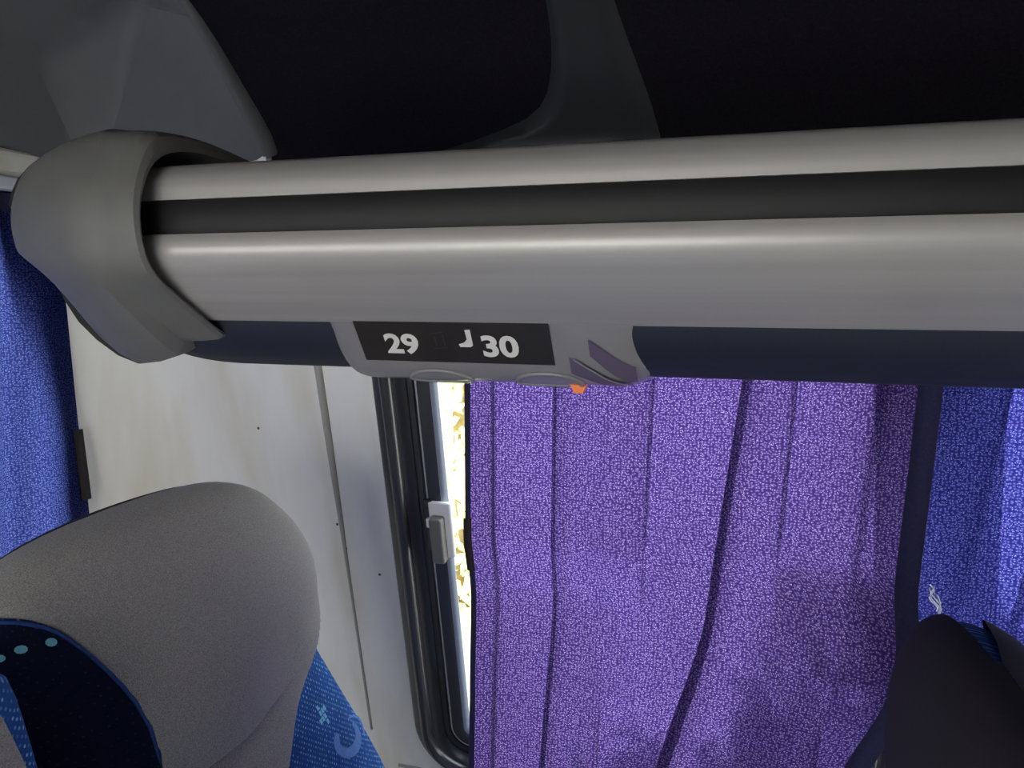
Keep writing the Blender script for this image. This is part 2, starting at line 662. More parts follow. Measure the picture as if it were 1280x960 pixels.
vs = A0 + A + B + Dd + Cc
fs = []
for r_ in range(4):
    for i in range(5):
        fs.append((r_ * 6 + i, r_ * 6 + i + 1, r_ * 6 + 7 + i, r_ * 6 + 6 + i))
cove = link('trim_2', vs, fs, M['moulding'], smooth=True, angle=30)
bm = bmesh.new()
bm.from_mesh(cove.data)
bmesh.ops.remove_doubles(bm, verts=bm.verts, dist=0.0005)
bm.to_mesh(cove.data)
bm.free()
bevel(cove, 0.02, 4, 15)
struct(cove, 'grey moulded cove at the rear of the roof', 'trim')

# seam ridge and screws on the wall panel
pts = [on_wall(-0.712 - 0.00 * t, 1.50 - 0.95 * t, 0.0) for t in [i / 20 for i in range(21)]]
sv, sf = tube_vf(pts, lambda t: 0.0075 - 0.0045 * smoothstep(0.25, 0.7, t), 8)
sm = link('seam_bead', sv, sf, M['seam'], side, smooth=True)
SCREW = [(-0.721, 1.014), (-0.710, 0.965), (-0.646, 0.917), (-0.600, 0.828), (-0.857, 1.196)]
for x, z in SCREW:
    c = on_wall(x, z, 0.0)
    ex, et = Vector((1, 0, 0)), WT
    v = []
    for q in range(8):
        an = q * math.pi / 4
        v.append(c + ex * 0.0028 * math.cos(an) + et * 0.0028 * math.sin(an))
    v += [c + WN * 0.0016 + (p - c) * 0.6 for p in v[:8]]
    f = [(i, (i + 1) % 8, (i + 1) % 8 + 8, i + 8) for i in range(8)] + [tuple(range(8, 16))]
    link('screw', v, f, M['screw'], side)
# lower dado joint under the window corner
dj = [on_wall(x, 0.545 - 0.0 * x, 0.0012) for x in (-0.585, -0.3, 0.0, 0.3)]
v, f = tube_vf([on_wall(x, 0.47, 0.0) for x in (-0.66, -0.3, 0.2, 1.0)], 0.004, 6)
link('joint_bead', v, f, M['seam'], side, smooth=True)


# ------------------------------------------------------------------ windows
def rrect(x0, x1, z0, z1, r, k=10):
    """rounded rectangle as (x, z, inward direction) going round once."""
    out = []
    for cx, cz, a0 in ((x0 + r, z0 + r, math.pi), (x1 - r, z0 + r, 1.5 * math.pi), (x1 - r, z1 - r, 0), (x0 + r, z1 - r, 0.5 * math.pi)):
        for i in range(k + 1):
            a = a0 + i / k * math.pi / 2
            out.append((cx, cz, math.cos(a), math.sin(a), r))
    return out


def ring(name, rect, r, prof, m, parent, place):
    """sweep prof [(inward, proud)] round a rounded rectangle."""
    path = rrect(*rect, r)
    vs, fs = [], []
    k = len(prof)
    for cx, cz, c, s, rr in path:
        for i, h in prof:
            q = rr - i
            vs.append(place(cx + c * q, cz + s * q, h))
    n = len(path)
    for a in range(n):
        for b in range(k - 1):
            fs.append((a * k + b, a * k + b + 1, ((a + 1) % n) * k + b + 1, ((a + 1) % n) * k + b))
    return link(name, vs, fs, m, parent, smooth=True, angle=40)


RUB = [(-0.002, 0.0), (0.0, 0.012), (0.005, 0.017), (0.018, 0.020), (0.031, 0.022), (0.044, 0.020), (0.050, 0.012), (0.060, 0.008), (0.062, -0.010)]


def build_window(name, rect, r, place, sash=True, label=None, thin=1.0):
    x0, x1, z0, z1 = rect
    rt = bpy.data.objects.new(name, None)
    COL.objects.link(rt)
    p = place((x0 + x1) / 2, z0, 0)
    rt.location = p
    struct(rt, label, 'window')
    ring('rubber_frame', rect, r, [(a * thin, b) for a, b in RUB], M['rubber'], rt, place)
    ring('rubber_bead', rect, r, [(0.031 * thin + 0.012 * thin * math.cos(math.pi * q / 10), 0.020 + 0.017 * math.sin(math.pi * q / 10)) for q in range(11)][::-1], M['bead'], rt, place)
    if sash:
        ring('track', rect, r, [(0.058, 0.004), (0.070, 0.004), (0.0705, -0.003), (0.074, -0.003)], M['sash'], rt, place)
        ring('track_strip', rect, r, [(0.0735, -0.004), (0.0738, 0.0025), (0.0765, 0.0025), (0.077, -0.004)], M['alu'], rt, place)
        ring('sash_frame', rect, r, [(0.077, -0.003), (0.078, 0.004), (0.096, 0.004), (0.100, 0.001), (0.101, -0.012)], M['sash'], rt, place)
        ring('sash_gasket', rect, r, [(0.0995, 0.001), (0.104, 0.0), (0.108, -0.004), (0.109, -0.014)], M['gasket'], rt, place)
    i = 0.05
    gx0, gx1, gz0, gz1 = x0 + i, x1 - i, z0 + i, z1 - i
    loop = [place(cx + c * rr, cz + s * rr, -0.011) for cx, cz, c, s, rr in rrect(gx0, gx1, gz0, gz1, max(0.02, r - i))]
    g = link('pane', loop, [tuple(range(len(loop)))], M['glass'], rt)
    return rt


pl_side = lambda x, z, n: on_wall(x, z, n)
w1 = build_window('window_1', (-0.605, 0.265, 0.480, 1.54), 0.115, pl_side, True, 'black rubber framed sliding window behind the purple curtain')
w2 = build_window('window_2', (0.275, 1.64, 0.480, 1.54), 0.14, pl_side, False, 'black framed window behind the blue curtain', 0.5)
w4 = build_window('window_4', (-1.20, -0.07, 0.80, 1.63), 0.09, lambda y, z, n: (REAR + 0.4 * n, y, z), False, 'bare rear window beside the curtained one')
w3 = build_window('window_3', (0.00, 1.058, 0.80, 1.63), 0.09, lambda y, z, n: (REAR + 0.4 * n, y, z), False, 'rear window behind the blue curtain')

# sliding latch on the sash
lat = thing('window_latch', 'small grey and white latch on the sliding window frame beside the purple curtain', 'latch', on_wall(-0.52, 1.03, 0.004))


def wallbox(name, x0, x1, z0, z1, n0, n1, m, parent, bev=0.003):
    vs = [on_wall(x, z, n) for x in (x0, x1) for z in (z0, z1) for n in (n0, n1)]
    o = link(name, vs, [(0, 1, 3, 2), (4, 6, 7, 5), (0, 4, 5, 1), (2, 3, 7, 6), (0, 2, 6, 4), (1, 5, 7, 3)], m, parent)
    bevel(o, bev, 3)
    return o


wallbox('catch', -0.538, -0.520, 0.985, 1.085, 0.003, 0.010, M['sash'], lat)
wallbox('latch_body', -0.521, -0.497, 0.972, 1.058, 0.004, 0.030, M['latch'], lat, 0.004)
wallbox('latch_plate', -0.527, -0.484, 0.975, 1.082, 0.002, 0.012, M['latch_white'], lat, 0.004)
wallbox('hinge_pin', -0.531, -0.5225, 1.035, 1.052, 0.008, 0.018, M['latch_white'], lat, 0.002)

# ------------------------------------------------------------------ outside
g = link('ground', [(-30, -30, -0.9), (30, -30, -0.9), (30, 40, -0.9), (-30, 40, -0.9)], [(0, 1, 2, 3)], M['ground'])
struct(g, 'pale paved ground outside', 'ground')


def tree(x, y, h, rad, label):
    t = thing('tree', label, 'tree', (x, y, -0.9))
    v, f = tube_vf([(x, y, -0.9), (x + 0.05, y, 0.2), (x - 0.05, y + 0.1, h * 0.6)], lambda q: 0.12 * (1 - 0.5 * q), 8)
    link('trunk', v, f, M['bark'], t, smooth=True)
    V, F = [], []
    for i in range(4200):
        while True:
            p = Vector((random.uniform(-1, 1), random.uniform(-1, 1), random.uniform(-1, 1)))
            if 0.25 < p.length < 1:
                break
        c = Vector((x, y, h * 0.35)) + Vector((p.x * rad, p.y * rad, p.z * h * 0.75))
        a = Vector((random.gauss(0, 1), random.gauss(0, 1), random.gauss(0, 1))).normalized() * random.uniform(0.05, 0.11)
        b = a.cross(Vector((random.gauss(0, 1), random.gauss(0, 1), 1)).normalized()).normalized() * a.length * 0.5
        k = len(V)
        V += [c - a, c + b, c + a, c - b]
        F.append((k, k + 1, k + 2, k + 3))
    o = link('foliage', V, F, M['leaf'], t)
    o['kind'] = 'stuff'


tree(-2.0, 5.2, 2.6, 1.3, 'sunlit yellow green tree seen through the gap beside the purple curtain')


hd_ = thing('shade_hedge', 'clipped greenery added unseen behind the purple curtain to shade it', 'shade_hedge', (0.6, 2.6, -0.9))  # unseen leafy mass, added to block sun from the lower curtain


def shade_hedge_top(x):
    return 1.66 + 0.25 * smoothstep(-0.28, -0.08, x) + 0.02 * math.sin(x * 9)


def shade_hedge_core(u, v):
    x = -0.85 + 3.2 * u
    h = (shade_hedge_top(x) + 0.9) * min(1, 0.55 + 3 * u, 0.55 + 3 * (1 - u)) ** 0.5
    a = math.pi * v
    return (x, 2.75 - 0.26 * math.copysign(abs(math.cos(a)) ** 0.5, math.cos(a)), -0.9 + h * abs(math.sin(a)) ** 0.35)


link('shade_hedge_branches', *grid_vf(shade_hedge_core, 40, 16), M['bark'], hd_, smooth=True)
V, F = [], []
for i in range(6000):
    p = Vector(shade_hedge_core(random.random(), random.random())) + Vector((random.gauss(0, 0.03), random.gauss(0, 0.03), random.gauss(0, 0.02)))
    a = Vector((random.gauss(0, 1), random.gauss(0, 1), random.gauss(0, 1))).normalized() * random.uniform(0.02, 0.045)
    b = a.cross(Vector((random.gauss(0, 1), random.gauss(0, 1), 1)).normalized()).normalized() * a.length * 0.5
    k = len(V)
    V += [p - a, p + b, p + a, p - b]
    F.append((k, k + 1, k + 2, k + 3))
o = link('foliage', V, F, M['leaf'], hd_)
o['kind'] = 'stuff'

# ------------------------------------------------------------------ luggage rack
rack = thing('luggage_rack', 'grey overhead luggage rack edge with a black centre stripe and rounded end cap', 'luggage rack', (0.5, 0.62, 1.42))
XA, XB = -0.60, 2.3
up = smooth_poly([(0.700, 1.560), (0.640, 1.5625), (0.605, 1.5620), (0.583, 1.5590), (0.571, 1.550), (0.566, 1.540), (0.565, 1.5275)], 5)
link('upper_rail', *prism_x(up + [(0.590, 1.5275), (0.700, 1.545)], XA, XB), M['rail'], rack, smooth=True, angle=35)
link('black_stripe', *prism_x([(0.5690, 1.5285), (0.5665, 1.522), (0.5665, 1.504), (0.5690, 1.4968), (0.60, 1.4968), (0.60, 1.5285)], XA, XB), M['insert'], rack, smooth=True, angle=35)
lo = smooth_poly([(0.565, 1.498), (0.562, 1.491), (0.562, 1.481), (0.568, 1.469), (0.584, 1.453), (0.606, 1.4365), (0.632, 1.4205)], 5)
link('lower_rail', *prism_x(lo + [(0.645, 1.4225), (0.650, 1.45), (0.590, 1.498)], XA, XB), M['rail'], rack, smooth=True, angle=35)
link('shelf', *prism_x([(0.66, 1.44), (0.66, 1.452), (1.05, 1.452), (1.05, 1.44)], XA - 0.05, XB), M['lining'], rack)

# navy underside, rounded at its rear end
und = smooth_poly([(0.636, 1.426), (0.645, 1.410), (0.661, 1.392), (0.686, 1.377), (0.720, 1.3705), (0.85, 1.377), (1.05, 1.39)], 5)


def und_fn(u, v):
    x = -0.67 + (XB + 0.67) * (u ** 2.2)
    k = v * (len(und) - 1)
    i = min(int(k), len(und) - 2)
    t = k - i
    y, z = und[i][0] * (1 - t) + und[i + 1][0] * t, und[i][1] * (1 - t) + und[i + 1][1] * t
    e = max(0.0, 1 - (x + 0.67) / 0.16)
    q = 1 - math.sqrt(max(0, 1 - e * e))
    z = z + (1.432 - z) * 0.85 * q
    y = y + 0.10 * q * (1 - v)
    return (x, y, z)


link('underside', *grid_vf(und_fn, 50, 30), M['navy'], rack, smooth=True)

# end cap: loft of a bullnose section, hollow towards the rail
CAPP = smooth_poly([(0.86, 1.560), (0.76, 1.578), (0.693, 1.588), (0.645, 1.593), (0.600, 1.593), (0.563, 1.587), (0.545, 1.562), (0.534, 1.527), (0.535, 1.492),
                    (0.547, 1.462), (0.582, 1.436), (0.634, 1.4025), (0.650, 1.3995), (0.70, 1.411), (0.86, 1.43)], 5)
CAPI = smooth_poly([(0.86, 1.545), (0.76, 1.562), (0.693, 1.573), (0.645, 1.577), (0.608, 1.576), (0.578, 1.568), (0.559, 1.552), (0.547, 1.523), (0.547, 1.490),
                    (0.559, 1.465), (0.587, 1.445), (0.637, 1.4135), (0.652, 1.4105), (0.70, 1.420), (0.86, 1.437)], 5)
cen = (0.76, 1.492)


def inset(prof, d):
    out = []
    n = len(prof)
    for i in range(n):
        a, b = prof[max(0, i - 1)], prof[min(n - 1, i + 1)]
        ty, tz = b[0] - a[0], b[1] - a[1]
        L = math.hypot(ty, tz) or 1
        ny, nz = -tz / L, ty / L          # towards the inside (profile runs top -> front -> bottom)
        if (cen[0] - prof[i][0]) * ny + (cen[1] - prof[i][1]) * nz < 0:
            ny, nz = -ny, -nz
        out.append((prof[i][0] + ny * d, prof[i][1] + nz * d))
    return out


def blend(p, q, t):
    return [(a[0] * (1 - t) + b[0] * t, a[1] * (1 - t) + b[1] * t) for a, b in zip(p, q)]


low = lambda p: [(y, z - 0.034 * smoothstep(1.47, 1.40, z)) for y, z in p]
secs = []
for x, d in ((-0.691, 0.060), (-0.684, 0.049), (-0.670, 0.036), (-0.650, 0.025), (-0.625, 0.015), (-0.600, 0.007), (-0.572, 0.001), (-0.548, -0.002)):
    s = inset(CAPP, d)
    w = smoothstep(-0.50, -0.62, x)
    s = blend(s, low(s), w)
    secs.append((x, s))
secs.append((-0.5405, inset(CAPP, 0.0005)))
secs.append((-0.520, inset(CAPP, 0.001)))
secs.append((-0.504, inset(CAPP, 0.0025)))
secs.append((-0.498, blend(CAPP, CAPI, 0.35)))
secs.append((-0.496, blend(CAPP, CAPI, 0.7)))
secs.append((-0.498, CAPI))
secs.append((-0.530, inset(CAPI, 0.0)))
secs.append((-0.600, inset(CAPI, 0.006)))
vs = [(x, y, z) for x, s in secs for y, z in s]
n = len(CAPP)
fs = []
for a in range(len(secs) - 1):
    for i in range(n - 1):
        fs.append((a * n + i, a * n + i + 1, (a + 1) * n + i + 1, (a + 1) * n + i))
fs.append(tuple(range(n)))
link('end_cap', vs, fs, M['cap'], rack, smooth=True, angle=32)

# ------------------------------------------------------------------ seat service unit 29 / 30
unit = thing('service_unit', 'grey seat number and reading light unit marked 29 and 30 under the luggage rack', 'light unit', (-0.24, 0.66, 1.42))
UP = [(0.604, 1.4300), (0.6100, 1.4213), (0.6352, 1.3839), (0.6425, 1.3755), (0.6530, 1.3685), (0.670, 1.3640), (0.700, 1.3605), (0.75, 1.359), (0.80, 1.370)]
UP = [(y + 0.022, z - 0.001) for y, z in UP]
upc = [UP[0], UP[1]] + smooth_poly(UP[1:], 8)[1:]
# arc length table
ul = [0.0]
for a, b in zip(upc, upc[1:]):
    ul.append(ul[-1] + math.hypot(b[0] - a[0], b[1] - a[1]))
UX0, UX1 = -0.378, -0.064


def upt(s):
    s = max(0.0, min(ul[-1], s))
    for i in range(len(ul) - 1):
        if s <= ul[i + 1]:
            t = (s - ul[i]) / (ul[i + 1] - ul[i])
            return upc[i][0] * (1 - t) + upc[i + 1][0] * t, upc[i][1] * (1 - t) + upc[i + 1][1] * t
    return upc[-1]


def unit_pt(x, s, off=0.0):
    y, z = upt(s)
    y2, z2 = upt(s + 0.001)
    y1, z1 = upt(s - 0.001)
    L = math.hypot(y2 - y1, z2 - z1) or 1
    ny, nz = (z2 - z1) / L, -(y2 - y1) / L
    if ny > 0 or nz > 0.2:
        ny, nz = -abs(ny), -abs(nz)
    e = max(0.0, (UX0 + 0.035 - x) / 0.035, (x - (UX1 - 0.050)) / 0.050)
    q = 1 - math.sqrt(max(0.0, 1 - min(1, e) ** 2))
    return Vector((x * 1.033, y + 0.045 * q + ny * off, z + 0.030 * q * smoothstep(0.03, 0.07, s) + nz * off))


def us(u):
    """x along the unit with samples crowded at the rounded ends"""
    t = 0.5 - 0.5 * math.cos(math.pi * u)
    return UX0 + (UX1 - UX0) * t


link('housing', *grid_vf(lambda u, v: unit_pt(us(u), v * ul[-1]), 60, 40), M['unit'], unit, smooth=True)
S0 = ul[1]
PW = 0.0435


def on_panel(x, d, off):
    return unit_pt(x, S0 + d, off)


pnl = link('number_panel', *grid_vf(lambda u, v: on_panel(-0.3340 + 0.1785 * u, -0.004 + (PW + 0.004) * v, 0.0008), 6, 6), M['panel'], unit)


def text_part(name, txt, xc, dc, h, width, m, bold=0.03):
    cu = bpy.data.curves.new('t', 'FONT')
    cu.body = txt
    cu.size = 1.0
    cu.offset = bold
    cu.resolution_u = 4
    o = bpy.data.objects.new('t', cu)
    COL.objects.link(o)
    dg = bpy.context.evaluated_depsgraph_get()
    me = o.evaluated_get(dg).to_mesh()
    P = [v.co.copy() for v in me.vertices]
    F = [tuple(p.vertices) for p in me.polygons]
    o.evaluated_get(dg).to_mesh_clear()
    bpy.data.objects.remove(o)
    x0, x1 = min(p.x for p in P), max(p.x for p in P)
    y0, y1 = min(p.y for p in P), max(p.y for p in P)
    V = [on_panel(xc + ((p.x - x0) / (x1 - x0) - 0.5) * width, dc - ((p.y - y0) / (y1 - y0) - 0.5) * h, 0.0016) for p in P]
    return link(name, V, F, m, pnl)


text_part('number', '29', -0.2925, 0.0225, 0.0236, 0.0324, M['digit'], 0.035)
text_part('number', '30', -0.2010, 0.0232, 0.0244, 0.0328, M['digit'], 0.035)


def panel_poly(name, pts, m, off=0.0016):
    V = [on_panel(x, d, off) for x, d in pts]
    return link(name, V, [tuple(range(len(V)))], m, pnl)


# worn seat pictograms between the numbers
panel_poly('icon', [(x - 0.0065, d - 0.003) for x, d in [(-0.2235, 0.0085), (-0.2185, 0.0080), (-0.2190, 0.0255), (-0.2215, 0.0275), (-0.2310, 0.0275), (-0.2320, 0.0245), (-0.2265, 0.0225), (-0.2235, 0.0190)]], M['digit'])
for pts in ([(-0.2640, 0.0105), (-0.2500, 0.0075), (-0.2500, 0.0083), (-0.2640, 0.0113)], [(-0.2630, 0.0270), (-0.2490, 0.0250), (-0.2490, 0.0258), (-0.2630, 0.0278)],
            [(-0.2600, 0.0130), (-0.2590, 0.0130), (-0.2590, 0.0250), (-0.2600, 0.0250)], [(-0.2520, 0.0110), (-0.2510, 0.0110), (-0.2510, 0.0235), (-0.2520, 0.0235)]):
    panel_poly('faint_icon', pts, M['faint'])


def unit_ring(name, xc, sc, rx, rs, r, m):
    pts = [unit_pt(xc + rx * math.cos(a), sc + rs * math.sin(a), 0.0008) for a in [i / 36 * 2 * math.pi for i in range(36)]]
    return link(name, *tube_vf(pts, r, 8, True), m, unit, smooth=True)


for xc in (-0.268, -0.165):
    sc_ = S0 + 0.071
    rg = unit_ring('reading_light', xc, sc_, 0.0300, 0.0170, 0.0022, M['unit'])
    vs = [unit_pt(xc, sc_, 0.0009)]
    for q in range(36):
        a = q / 36 * 2 * math.pi
        vs.append(unit_pt(xc + 0.0275 * math.cos(a), sc_ + 0.0150 * math.sin(a), 0.0012))
    link('lens', vs, [(0, i + 1, (i + 1) % 36 + 1) for i in range(36)], M['lens'], rg, smooth=True)


def slot(name, xa, sa, xb, sb, wa, wb, m, off=0.0022):
    """curved louvre strip across the right end of the unit, from (xa, sa) to (xb, sb)."""
    def fn(u, v):
        x = xa + (xb - xa) * u
        s = sa + (sb - sa) * u + (v - 0.5) * (wa + (wb - wa) * u)
        return unit_pt(x, s, off)
    return link(name, *grid_vf(fn, 12, 4), m, unit, smooth=True)


slot('vent_slot', -0.142, S0 + 0.042, -0.092, S0 + 0.078, 0.018, 0.012, M['slot'])
slot('vent_slot', -0.124, S0 + 0.022, -0.088, S0 + 0.060, 0.018, 0.026, M['slot'])
slot('vent_lip', -0.138, S0 + 0.034, -0.096, S0 + 0.068, 0.002, 0.002, M['unit'], 0.004)
c = unit_pt(-0.140, S0 + 0.082, 0.0)
v, f = box_vf(c.x - 0.009, c.x + 0.007, c.y - 0.004, c.y + 0.004, c.z - 0.008, c.z + 0.001)
v = [(x + (0.004 if z < c.z - 0.004 else 0) * (1 if x < c.x else -1), y, z) for x, y, z in v]
o = link('tag', v, f, M['orange'], unit)
o['label'] = 'small orange tag under the unit'


# ------------------------------------------------------------------ seats
WF = [(0.0, 0.34), (0.45, 0.35), (0.55, 0.362), (0.664, 0.362), (0.789, 0.315), (0.860, 0.283), (0.903, 0.264), (0.949, 0.247), (0.985, 0.256), (1.021, 0.254), (1.055, 0.260),
      (1.088, 0.260), (1.125, 0.247), (1.155, 0.224), (1.180, 0.195), (1.198, 0.150), (1.208, 0.09), (1.212, 0.03)]
BOUND = [(0.0, 0.885), (0.033, 0.907), (0.093, 0.945), (0.155, 0.970), (0.19, 0.985), (0.23, 1.01)]


NEARB = [(0.0, 0.885), (0.033, 0.903), (0.093, 0.935), (0.122, 0.952), (0.133, 0.98), (0.139, 1.03), (0.144, 1.075), (0.151, 1.105), (0.160, 1.13), (0.17, 1.148), (0.19, 1.163), (0.225, 1.170)]


class Seat:
    """backrest as a stack of rounded sections; theta 0 = window side, pi/2 = front, -pi/2 = back."""
    def __init__(self, x0, yc, near, far, lift=0.0, recline=0.2):
        self.x0, self.yc, self.near, self.far, self.lift, self.rec = x0, yc, near, far, lift, recline

    def pt(self, th, z, off=0.0, pad=True):
        wf = interp(WF, z)
        c, s = math.cos(th), math.sin(th)
        w = min(wf, self.far) if c >= 0 else min(wf, self.near) * (0.985 if wf < 0.2 else 1.0)
        n = 2.5
        tx = 0.092
        if z > 1.02:
            q = min(1.0, (z - 1.02) / 0.1925)
            tx *= math.sqrt(max(0.0, 1 - q * q))
        tx += 0.02 * smoothstep(0.98, 0.75, z)
        cc = math.copysign(abs(c) ** (2 / n), c)
        ss = math.copysign(abs(s) ** (2 / n), s)
        dy = w * cc
        xx = tx * ss
        if s > 0 and pad:
            # crease under the head pad, deepest towards the aisle side
            fade = 1 - smoothstep(-0.05, 0.11, dy)
            fcr = 1 - smoothstep(-0.01, 0.06, dy)
            pad_ = 0.034 * smoothstep(0.976, 0.980, z) * (0.75 * (1 - smoothstep(1.02, 1.17, z)) + 0.25 * math.exp(-((z - 1.045) / 0.05) ** 2))
            xx += pad_ * fade * s * smoothstep(-0.24, -0.17, dy)
            xx += 0.018 * smoothstep(0.975, 0.88, z) * s
            xx -= 0.020 * math.exp(-((z - 0.9745) / 0.0042) ** 2) * fcr * s * smoothstep(-0.24, -0.17, dy)
            xx += 0.010 * math.exp(-((z - 1.09) / 0.06) ** 2) * s
        L = math.hypot(cc, ss) or 1
        return Vector((self.x0 + self.rec * (1.22 - z) + xx + off * ss / L, self.yc + dy + off * cc / L, z + self.lift + off * 0.5 * smoothstep(1.15, 1.21, z)))


def build_seat(label, S, group, cover_from=-10, near_panel=True, cover='greyfab'):
    root = thing('bus_seat', label, 'seat', (S.x0 + 0.3, S.yc, 0.0), group)
    zs_ = [0.44, 0.5, 0.56, 0.62, 0.68, 0.74, 0.79, 0.83, 0.87, 0.90, 0.93, 0.95, 0.965, 0.972, 0.976, 0.980, 0.984, 0.99, 1.0, 1.02, 1.04, 1.06, 1.08, 1.10, 1.12, 1.14, 1.155, 1.17,
           1.18, 1.19, 1.198, 1.204, 1.208, 1.211, 1.212]
    NT = 72
    vs, uv = [], []
    for z in zs_:
        for i in range(NT):
            th = 2 * math.pi * i / NT
            p = S.pt(th, z, -0.006 - 0.022 * smoothstep(0.935, 0.96, z) * smoothstep(0.25, 0.6, math.sin(th)) * smoothstep(1.16, 1.08, z), False)
            vs.append(p)
            uv.append((p.y + 0.4 * p.x, z))
    fs = []
    for j in range(len(zs_) - 1):
        for i in range(NT):
            fs.append((j * NT + i, j * NT + (i + 1) % NT, (j + 1) * NT + (i + 1) % NT, (j + 1) * NT + i))
    fs.append(tuple(range(NT)))
    fs.append(tuple(range((len(zs_) - 1) * NT, len(zs_) * NT)))
    bk = link('backrest', vs, fs, M['bluefab'], root, smooth=True, uvs=uv)

    # grey cover over the head and the front shoulders
    ths = [R(a) for a in range(cover_from, 120, 2)] + [R(a) for a in range(120, 195 if near_panel else 135, 1)]

    def lower(th, zguess=1.0):
        a = math.degrees(th)
        z = 0.95
        for _ in range(14):
            dy = S.pt(th, z).y - S.yc
            g_ = interp(NEARB, -dy) if (dy < 0 and near_panel) else interp(BOUND, abs(dy))
            z = 0.6 * z + 0.4 * g_
        t = smoothstep(4, -12, a)
        return z + (1.085 - z) * t
    zrow = [0.85 + 0.006 * q for q in range(20)] + [0.968 + 0.0012 * q for q in range(15)] + [0.988 + 0.006 * q for q in range(33)] + [1.188 + 0.0035 * q for q in range(8)]
    zrow = [min(z, 1.2125) for z in zrow]
    rows = len(zrow) - 1
    vs, fs, uv = [], [], []
    for th in ths:
        z0 = lower(th)
        for j, zz_ in enumerate(zrow):
            z = max(z0, zz_)
            p = S.pt(th, z, -0.001 + 0.005 * smoothstep(0.0, 0.007, z - z0))
            if j == rows:
                p = S.pt(th, 1.2125) + Vector((0, 0, 0.003))
            vs.append(p)
            uv.append((p.y, z))
    k = rows + 1
    for i in range(len(ths) - 1):
        for j in range(rows):
            fs.append((i * k + j, i * k + j + 1, (i + 1) * k + j + 1, (i + 1) * k + j))
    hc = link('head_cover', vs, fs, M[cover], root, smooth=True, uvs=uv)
    # piping along the edge of the cover on the aisle side
    edge = [S.pt(th, lower(th) - 0.002, 0.002) for th in ths if 112 <= math.degrees(th) <= 172]
    link('piping', *tube_vf(edge, 0.0020, 6), M['bluepipe'], hc, smooth=True)
    # blue plush with shade put into its colour, aisle side of the head, with cyan dots
    if near_panel:
        ts = [R(a) for a in range(112, 216, 2)]
        vs, fs, uv = [], [], []
        for th in ts:
            z1 = lower(th) - 0.003 if math.degrees(th) < 190 else 1.13
            for j in range(17):
                z = 0.60 + (z1 - 0.60) * j / 16
                vs.append(S.pt(th, z, 0.0022))
                uv.append((th * 0.1, z))
        for i in range(len(ts) - 1):
            for j in range(16):
                fs.append((i * 17 + j, i * 17 + j + 1, (i + 1) * 17 + j + 1, (i + 1) * 17 + j))
        sp = link('side_panel', vs, fs, M['shaded_bluefab'], root, smooth=True, uvs=uv)
        for dy, z in ((-0.176, 1.140), (-0.196, 1.141), (-0.210, 1.138), (-0.219, 1.133)):
            loop = [(dy + 0.0042 * math.cos(q / 10 * 2 * math.pi), z + 0.0034 * math.sin(q / 10 * 2 * math.pi)) for q in range(10)]
            link('dot', patch_on(S, '', None, None, [(dy, z)] + loop, 0.0040), [(0, i + 1, (i + 1) % 10 + 1) for i in range(10)], M['cyan'], sp)
    # back shell, its backlit shade put into the dark fabric
    ts = [R(a) for a in range(-168, -35, 1)]
    vs, fs = [], []
    for th in ts:
        for j in range(81):
            t = j / 80
            z = 0.42 + (1.212 - 0.42) * (1 - (1 - t) ** 2.2)
            q = (th - ts[0]) / (ts[-1] - ts[0])
            tb = R(-12) - R(21) * smoothstep(1.10, 0.95, z)        # the blue side shows beyond this edge
            a = th if near_panel else R(-232) + q * (tb - R(-232))
            vs.append(S.pt(a, z, 0.003) if j < 80 else S.pt(a, 1.2125) + Vector((0, 0, 0.0025)))
    for i in range(len(ts) - 1):
        for j in range(80):
            fs.append((i * 81 + j, i * 81 + j + 1, (i + 1) * 81 + j + 1, (i + 1) * 81 + j))
    link('back_cover', vs, fs, M['backlitfab'], root, smooth=True)
    # cushion and pedestal
    xf0 = S.x0 + S.rec * 0.78 + 0.02
    y0, y1 = S.yc - min(0.26, S.near), S.yc + min(0.33, S.far)
    o = box('cushion', xf0, xf0 + 0.46, y0, y1, 0.33 + S.lift, 0.46 + S.lift, M['bluefab'], root)
    bevel(o, 0.045, 5)
    box('pedestal', xf0 + 0.04, xf0 + 0.38, y0 + 0.08, y1 - 0.08, 0.0, 0.335 + S.lift, M['base'], root, 0.01)
    return root, bk, hc


def patch_on(S, name, m, parent, pts, off, yz=True):
    """flat print on the front: pts are (y offset, z)."""
    V = []
    for dy, z in pts:
        w = interp(WF, z)
        w = min(w, S.far) if dy > 0 else min(w, S.near)
        c = max(-1, min(1, dy / w))
        th = math.acos(math.copysign(abs(c) ** 1.25, c))
        V.append(S.pt(th, z, off))
    return V


S1 = Seat(-0.66, 0.682, 0.225, 0.40, -0.002)
seat1, bk1, hc1 = build_seat('grey headed window seat with blue dotted backrest against the white wall', S1, 'bus seats')
S2 = Seat(-0.590, 0.226, 0.225, 0.226, -0.015)
seat2, bk2, hc2 = build_seat('aisle seat at the lower left, only its blue and grey edge in view', S2, 'bus seats', 44)
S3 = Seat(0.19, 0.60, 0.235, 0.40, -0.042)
seat3, bk3, hc3 = build_seat('seat seen from behind below the blue curtain, backlit shade painted into its covers', S3, 'bus seats', 20, False, 'backlitfab')  # head cover darkened too, shade painted in place of the grey


def print_poly(S, name, loop, m, parent, off=0.0022):
    V = patch_on(S, name, m, parent, loop, off)
    return link(name, V, [tuple(range(len(V)))], m, parent)


